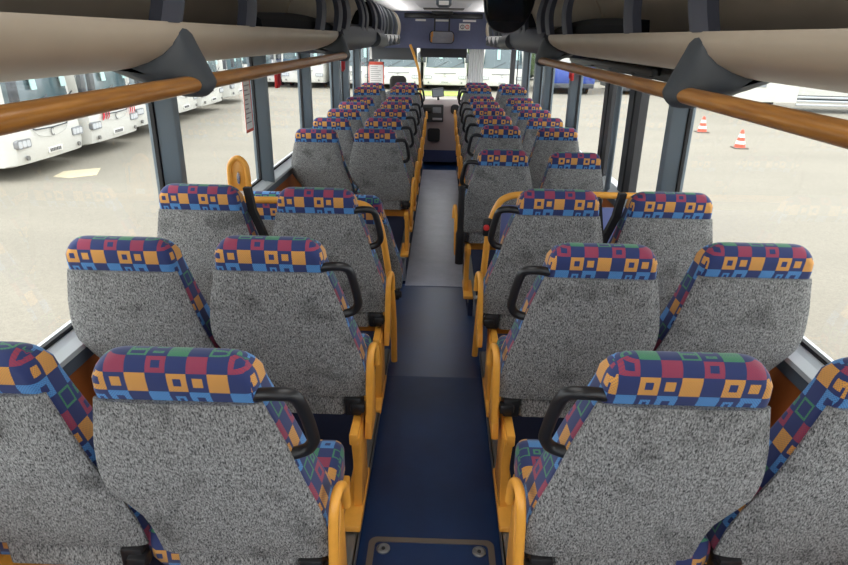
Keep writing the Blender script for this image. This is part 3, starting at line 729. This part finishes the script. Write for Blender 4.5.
# fold-down monitor under the right racks
mn = empty('folding_monitor', (.50, 5.3, .25), 'rounded dark folding monitor hanging under the ceiling on the right', 'monitor')
m = MB(); pl = smoothpath([(-.19,.20),(-.195,.05),(-.17,-.10),(-.10,-.19),(.02,-.215),(.12,-.17),(.19,-.05),(.21,.10),(.20,.20)], 4)
m.loft([[(p[0]*k, y + p[1]*(-.35), p[1]*k) for p in pl] for y, k in ((-.03,.97),(-.012,1),(.02,1),(.04,.95))]); m.build('housing', BLK, mn, smooth=35)
m = MB(); m.loft([[(p[0]*k, y + p[1]*(-.35), p[1]*k) for p in pl] for y, k in ((-.036,.86),(-.028,.9))]); m.build('screen', SCREEN, mn, smooth=0)
m = MB(); m.box(-.04, .04, -.08, .05, .14, .19); m.build('hinge', BLK, mn, bevel=.01)

# ------------------------------------------------------------------ notices, hammers
def notice(x, y, z, w, hgt, axis, label, head=True):
    e = empty('paper_notice', (x, y, z), label, 'notice', 'printed notices on the glass')
    def bx(m, u0, u1, v0, v1, t0, t1):
        if axis == 'x': m.box(t0, t1, u0, u1, v0, v1)
        else: m.box(u0, u1, t0, t1, v0, v1)
    sg = 1 if x < 0 else -1
    if axis == 'y': sg = -1
    m = MB(); bx(m, -w/2, w/2, 0, hgt, -.001, .001); m.build('sheet', PAPER, e, smooth=0)
    if head:
        m = MB(); bx(m, -w/2, w/2, hgt*.88, hgt, *sorted([sg*.001, sg*.003])); m.build('red_header', REDINK, e, smooth=0)
        m = MB(); bx(m, -w/2, w/2, 0, hgt*.05, *sorted([sg*.001, sg*.003])); m.build('red_footer', REDINK, e, smooth=0)
        m = MB(); bx(m, -w/2, -w/2+w*.06, 0, hgt, *sorted([sg*.001, sg*.003])); bx(m, w/2-w*.06, w/2, 0, hgt, *sorted([sg*.001, sg*.003])); m.build('red_border', REDINK, e, smooth=0)
    m = MB()
    random.seed(int(hgt*1000))
    for k in range(9):
        zz = hgt*(.80 - .08*k); a = -w*.36; b_ = w*random.uniform(.0, .36); bx(m, a, b_, zz, zz + hgt*.02, *sorted([sg*.001, sg*.0025]))
    m.build('text_lines', plain('grey_print', (160,150,150), .7), e, smooth=0)
notice(-1.252, 4.12, -.60, .16, .36, 'x', 'tall red and white notice on the left window glass')
notice(-1.10, 10.9, -.80, .26, .40, 'y', 'red headed white notice at the windscreen left corner')
notice(-1.08, 10.92, -.36, .26, .24, 'y', 'plain white paper above the red headed notice at the windscreen', False)
for x, y, z, l in ((-1.19, 4.62, -.36, 'red emergency hammer on the second pillar left'), (-1.19, 7.75, -.40, 'red emergency hammer on the fourth pillar left'),
                   (1.19, 5.95, -.35, 'red emergency hammer on the right pillar past the door')):
    e = empty('emergency_hammer', (x, y, z), l, 'emergency hammer', 'red emergency hammers')
    m = MB(); s_ = 1 if x < 0 else -1; xs = sorted([0, s_*.025]); m.box(xs[0], xs[1], -.03, .03, 0, .15); m.build('holder', REDP, e, bevel=.006)
    m = MB(); xs = sorted([s_*.02, s_*.04]); m.box(xs[0], xs[1], -.012, .012, .02, .13); m.build('handle', RED, e, bevel=.004)
m = MB(); m.lathe([(.035,0),(.045,.02),(.045,.22),(.03,.26),(.02,.28)], (1.08, 9.62, -.93), 12)
tag(m.build('fire_extinguisher', REDP), 'small red extinguisher by the right window at the front', 'fire extinguisher')

# ------------------------------------------------------------------ outside
g = MB(); g.box(-90, 90, -40, 110, GROUND-.3, GROUND); struct(g.build('ground', YARD, smooth=0))
m = MB(); m.prism([(-8.2,12.85),(-7.8,12.75),(-7.4,13.1),(-7.7,13.85),(-8.3,13.4)], 'z', GROUND, GROUND+.008)
tag(m.build('pavement_patch', plain('pale_sandy_patch', (196,186,158), .95, noise=.08), smooth=0), 'pale sandy repair patch in the yard before the first bus', 'pavement patch')
m = MB(); m.box(-2.2, 2.6, 34.2, 36.9, GROUND, GROUND+.03); struct(m.build('ground', GRASS, smooth=0))
def make_bus(swoosh):
    """front faces -y; width 2.5 along x; base at the ground"""
    e = empty('parked_bus', (0,0,0))
    body = MB(); rg = []
    prof = [(-.02,.30),(-.16,.34),(-.20,.55),(-.19,.95),(-.13,1.15),(-.02,2.45),(.08,2.85),(.35,3.08),(.7,3.12)]
    rows = []
    for y, z in prof: rows.append((y, z))
    for xx, dy, dz in ((-1.25,.16,.0),(-1.18,.05,.0),(-.9,.01,0),(-.5,0,0),(0,-.02,0),(.5,0,0),(.9,.01,0),(1.18,.05,0),(1.25,.16,0)):
        rg.append([(xx, y+dy, z) for y, z in rows] + [(xx, 8.0, 3.12), (xx, 8.0, .30)])
    body.loft(rg); body.build('body', BUSW, e, smooth=35)
    ws = MB(); rg = []
    for xx, dy in ((-1.20,.10),(-.9,.02),(0,-.01),(.9,.02),(1.20,.10)):
        rg.append([(xx, -.155+dy, 1.28), (xx, -.04+dy, 2.50), (xx, .03+dy, 2.50), (xx, -.08+dy, 1.28)])
    ws.loft(rg); w = ws.build('windscreen', BUSG, e, smooth=35)
    for x, a in ((-.6, 1), (.35, 1)):
        m = MB(); m.tube([(x, -.19, 1.27), (x+.75*a, -.165, 1.62)], .014, 6); m.build('wiper', BUSD, w)
    for x in (-.35, .72):
        m = MB(); m.prism([(-.185,1.75),(-.13,2.42),(-.11,2.42),(-.165,1.75)], 'x', x, x+.18); m.build('sticker', plain('pale_screen_label', (170,206,204), .5), w)
    for x in (-.98, .98):
        m = MB(); m.loft([[(p[0], y, p[1]) for p in rrect(x-.22, x+.22, .66, .84, .05, .05, 0)] for y in (-.208, -.12)]); hl = m.build('headlight', HLG, e, smooth=30)
        for k in (-.13, 0, .13):
            m = MB(); m.loft([[(p[0], y, p[1]) for p in rrect(x+k-.06, x+k+.06, .685, .815, .04, .04, 0)] for y in (-.214, -.20)]); m.build('lamp', LAMPG, hl, smooth=30)
    m = MB(); m.tube([(-.62,-.212,.99),(-.55,-.225,.975),(0,-.245,.962),(.55,-.225,.975),(.62,-.212,.99)], .015, 6); m.build('bonnet_gap', BUSD, e)
    m = MB(); m.tube(smoothpath([(-.62,-.21,.96),(-.45,-.222,.84),(0,-.228,.78),(.45,-.222,.84),(.62,-.21,.96)], 4), .005, 5); m.build('bumper_line', plain('grey_panel_line', (176,176,172), .6), e)
    m = MB(); rgs = []
    m.tube([(.06*math.cos(a), -.235, .87 + .075*math.sin(a)) for a in [math.radians(50 + 26*k) for k in range(11)]], .011, 6); m.build('badge', plain('grey_badge', (140,140,140), .3, .5), e)
    m = MB(); m.box(-.26, .26, -.228, -.19, .44, .56); np_ = m.build('number_plate', PLATE, e, bevel=.005)
    m = MB()
    for k in range(7): m.box(-.21 + .06*k, -.17 + .06*k, -.233, -.226, .465, .535)
    m.build('characters', INK, np_, smooth=0)
    for x in (-.95, .95):
        m = MB(); m.lathe([(.05,-.225),(.05,-.19)], (x, 0, .46), 12, 'y'); m.build('fog_lamp', plain('grey_fog_lamp', (120,120,118), .3), e)
    for x in (-1.235, 1.235):
        m = MB(); m.box(min(x, x*1.02), max(x, x*1.02), .35, 7.8, 1.5, 2.6); m.build('side_window', BUSG, e, smooth=0)
    for x in (-1.1, 1.1):
        m = MB(); m.lathe([(.02,-.14),(.3,-.14),(.48,-.1),(.48,.1),(.3,.14),(.02,.14)], (x, 1.9, .48), 18, 'x'); m.build('wheel', BLKM, e)
    for x in (-1.21, 1.21):
        m = MB(); m.box(x-.09, x+.09, -.40, -.30, 1.55, 2.05); m.box(x-.03, x+.03, -.38, .1, 2.05, 2.12); m.build('door_mirror', BUSD, e, bevel=.01)
    m = MB(); m.box(-1.1, 1.1, .03, .12, 2.62, 2.86); m.build('destination_sign', BUSG, e, bevel=.01)
    if swoosh:
        for k, (x, r) in enumerate(((-.66,.055),(-.52,.030),(-.40,.030),(.74,.026),(.86,.028),(.97,.026))):
            P = smoothpath([(x-.05, -.14, 1.24), (x+.05, -.205, 1.05), (x+.03, -.23, .93), (x-.04, -.225, .84)], 5)
            m = MB(); m.tube(P, [r*math.sin(math.pi*(.15+.75*i/(len(P)-1))) for i in range(len(P))], 8, .5); m.build('red_swoosh', RED, e, smooth=40)
    return e
BUSP = {False: make_bus(False), True: make_bus(True)}
used = {False: False, True: False}
def put_bus(x, y, rz, label, sw=False, grp='parked white buses'):
    o = BUSP[sw] if not used[sw] else copy_tree(BUSP[sw]); used[sw] = True
    o.location = (x, y, GROUND + ZC); o.rotation_euler = (0, 0, rz); tag(o, label, 'bus', grp); return o
Q = math.pi/2
put_bus(-8.6, 13.42, Q, 'white parked bus with plain front, first outside the left window')
put_bus(-8.6, 16.25, Q, 'white parked bus with red swooshes on its front outside the left window', True)
put_bus(-8.9, 19.25, Q, 'white parked bus half hidden by the first left window pillar')
put_bus(-9.1, 22.15, Q, 'white parked bus just past the first pillar in the left row')
put_bus(-9.1, 24.95, Q, 'white parked bus with its plate before the tall red notice')
put_bus(-9.3, 29.0, Q, 'white parked bus seen beside the tall red notice in the left row')
for x, l in ((-10.9, 'white parked bus far ahead past the second left pillar'), (-8.05, 'white parked bus far ahead between the second and third left pillars'),
             (-5.2, 'white parked bus far ahead behind the red headed windscreen notice'), (-2.5, 'cream white parked bus ahead behind the driver headrest'),
             (.18, 'white parked bus facing the windscreen at the end of the aisle'), (3.45, 'white parked bus ahead right of the pleated blind')):
    put_bus(x, 37.6, 0, l)
# blue lorry and a van on the right
t = empty('blue_lorry', (7.3, 36.6, GROUND), 'blue lorry with white roof parked outside the right windows', 'lorry')
m = MB(); m.prism([(0,.55),(-.05,1.1),(.1,1.6),(.3,1.6),(6,1.6),(6,.55)], 'x', -1.25, 1.25); m.build('cab', BUSB, t, bevel=.05)
m = MB(); m.box(-1.2, 1.2, .25, 6, 1.6, 2.6); m.build('roof', BUSW, t, bevel=.08)
m = MB(); m.box(-.2, .95, .0, .3, 1.35, 1.68); m.build('windscreen', BUSG, t, bevel=.02)
m = MB(); m.box(-.2, .5, -.10, 0, .75, .95); m.build('number_plate', PLATE, t, bevel=.01)
for x in (-.95, .95):
    m = MB(); m.lathe([(.05,-.13),(.34,-.13),(.46,-.1),(.46,.1),(.34,.13),(.05,.13)], (x, .9, .46), 16, 'x'); m.build('wheel', BLKM, t)
m = MB(); m.box(-1.2, 1.2, -.08, 5.5, .35, .6); m.build('chassis', BUSD, t, bevel=.03)
t = empty('white_van', (11.4, 37.2, GROUND), 'white van front beyond the middle door glass on the right', 'van')
m = MB(); m.prism([(0,.5),(-.05,1.2),(.3,1.5),(.8,2.5),(5,2.6),(5,.5)], 'x', -1.2, 1.2); m.build('body', BUSW, t, bevel=.06)
m = MB(); m.prism([(.28,1.5),(.74,2.35),(.8,2.35),(.36,1.5)], 'x', -1.05, 1.05); m.build('windscreen', BUSG, t)
m = MB(); m.box(-1.2, 1.2, -.1, 5, .2, .52); m.build('bumper', BUSD, t, bevel=.04)
m = MB(); m.lathe([(.09,-.02),(.09,.02)], (-.2, -.06, .95), 12, 'y'); m.build('badge', DASHD, t)
for x in (-1.0, 1.0):
    m = MB(); m.lathe([(.05,-.12),(.3,-.12),(.36,-.08),(.36,.08),(.3,.12),(.05,.12)], (x, 1.0, .36), 16, 'x'); m.build('wheel', BLKM, t)
# long white trailer at the right
t = empty('white_trailer', (21.0, 28.6, GROUND), 'long white trailer with silver side rail at the far right of the yard', 'trailer', rz=math.radians(-6))
m = MB(); m.box(-9, 9, 0, 2.5, .74, 4.0); m.build('body', BUSW, t, bevel=.05)
m = MB(); m.box(-9.02, -5.2, -.03, 2.5, .42, 4.0); m.build('panel_end', plain('ribbed_white_panel', (214,214,206), .5), t, bevel=.02)
for z in (.30, .46, .62):
    m = MB(); m.box(-5.2, 8.9, -.03, .03, z, z+.1); m.build('side_rail', ALU, t, bevel=.01)
m = MB(); m.box(-8.6, 8.9, .2, 2.3, .45, .75); m.build('chassis', BUSD, t, bevel=.02)
m = MB(); m.box(-7.2, -6.6, -.06, .02, 1.05, 1.6); m.build('grey_box', plain('grey_plate', (150,156,160), .5), t, bevel=.02)
for x in (-6.5, 4.5, 6.0, 7.5):
    m = MB(); m.lathe([(.05,-.15),(.38,-.15),(.5,-.1),(.5,.1),(.38,.15),(.05,.15)], (x, .45, .5), 18, 'y'); m.build('wheel', BLKM, t)
# cones
def cone():
    e = empty('traffic_cone', (0,0,0))
    m = MB(); m.prism([(x, y) for x, y, _ in rrect(-.2,.2,-.2,.2,.05,.05,0)], 'z', 0, .035); m.build('base', plain('grey_cone_base', (110,100,92), .8), e, bevel=.008)
    R = lambda z: .135*(1 - (z-.03)/.56) + .022
    m = MB(); m.lathe([(R(.03),.03),(R(.52),.52),(R(.52)*.6,.535),(.002,.535)], n=20); m.build('body', CONEO, e, smooth=40)
    for a, b in ((.13,.22),(.32,.42)):
        m = MB(); m.lathe([(R(a)+.003,a),(R(b)+.003,b),(R(b)-.004,b),(R(a)-.004,a)], n=20); m.build('white_band', CONEW, e, smooth=30)
    return e
c1 = cone(); c1.location = (8.81, 18.7, GROUND + ZC); tag(c1, 'orange and white traffic cone nearer the bus, right of the other', 'traffic cone', 'traffic cones')
c2 = copy_tree(c1); c2.location = (8.98, 22.0, GROUND + ZC); tag(c2, 'orange and white traffic cone farther off, left of the other', 'traffic cone', 'traffic cones')
# hedge behind the buses
h = MB(); random.seed(3)
for k in range(60):
    x = -40 + 1.6*k; r = random.uniform(1.0, 1.7); h.lathe([(.05,0),(r*.9,.4),(r,1.4),(r*.8,2.4),(r*.3,3.0),(.05,3.2)], (x, 50 + random.uniform(-1,1), GROUND), 8)
tag(h.build('hedge', LEAF, smooth=60), 'dark green hedge closing the yard behind the parked buses', 'hedge', kind='stuff')

# ------------------------------------------------------------------ light
w = bpy.data.worlds.new('overcast'); scn.world = w; w.use_nodes = True; nt = w.node_tree; bg = nt.nodes['Background']
tc = nt.nodes.new('ShaderNodeTexCoord'); sp_ = nt.nodes.new('ShaderNodeSeparateXYZ'); nt.links.new(tc.outputs['Generated'], sp_.inputs[0])
rp = nt.nodes.new('ShaderNodeValToRGB'); rp.color_ramp.elements[0].position = .0; rp.color_ramp.elements[1].position = .7
rp.color_ramp.elements[0].color = (.86,.90,.94,1); rp.color_ramp.elements[1].color = (1.0,1.0,1.0,1)
nt.links.new(sp_.outputs[2], rp.inputs[0]); nt.links.new(rp.outputs[0], bg.inputs[0]); bg.inputs[1].default_value = 3.7
sun = bpy.data.lights.new('hazy_sun', 'SUN'); sun.energy = 1.2; sun.angle = math.radians(14); sun.color = (1,.97,.9)
so = bpy.data.objects.new('hazy_sun', sun); COL.objects.link(so); so.rotation_euler = (math.radians(22), math.radians(-28), 0)
for y in (-.6, 1.2, 3.0, 5.0, 7.0, 9.0):      # fill lights added under the ceiling to lift the cabin
    l = bpy.data.lights.new('cabin_fill', 'AREA'); l.shape = 'RECTANGLE'; l.size = .5; l.size_y = 1.3; l.energy = (7 if y < 2 else .5) if y < 6 else 1.3; l.color = (1,.98,.95)
    o = bpy.data.objects.new('cabin_fill', l); COL.objects.link(o); o.location = (0, y, .345 + ZC)

for sg in (-1, 1):                            # upward fills added beside the front racks to brighten the ceiling
    l = bpy.data.lights.new('ceiling_upfill', 'AREA'); l.shape = 'RECTANGLE'; l.size = .08; l.size_y = 3.0; l.energy = 5; l.color = (1,.98,.96)
    o = bpy.data.objects.new('ceiling_upfill', l); COL.objects.link(o); o.location = (sg*.58, 8.6, .20 + ZC); o.rotation_euler = (math.pi, math.radians(-15*sg), 0)

# ------------------------------------------------------------------ camera
f = 620.; psi, th, ro = math.radians(1.2564), math.radians(21.6259), .0178
fw = Vector((-math.sin(psi)*math.cos(th), math.cos(psi)*math.cos(th), -math.sin(th))); rt = Vector((math.cos(psi), math.sin(psi), 0)); up = rt.cross(fw)
R2 = rt*math.cos(ro) + up*math.sin(ro); U2 = -rt*math.sin(ro) + up*math.cos(ro)
cam = bpy.data.cameras.new('camera'); cam.sensor_width = 36; cam.lens = 36*f/848; cam.clip_start = .02; cam.clip_end = 300
co = bpy.data.objects.new('camera', cam); COL.objects.link(co)
M4 = Matrix(((R2.x, U2.x, -fw.x, 0), (R2.y, U2.y, -fw.y, 0), (R2.z, U2.z, -fw.z, ZC), (0,0,0,1)))
co.matrix_world = M4; scn.camera = co
vs = scn.view_settings; vs.view_transform = 'Standard'; vs.look = 'None'; vs.exposure = 0.0; vs.gamma = 1
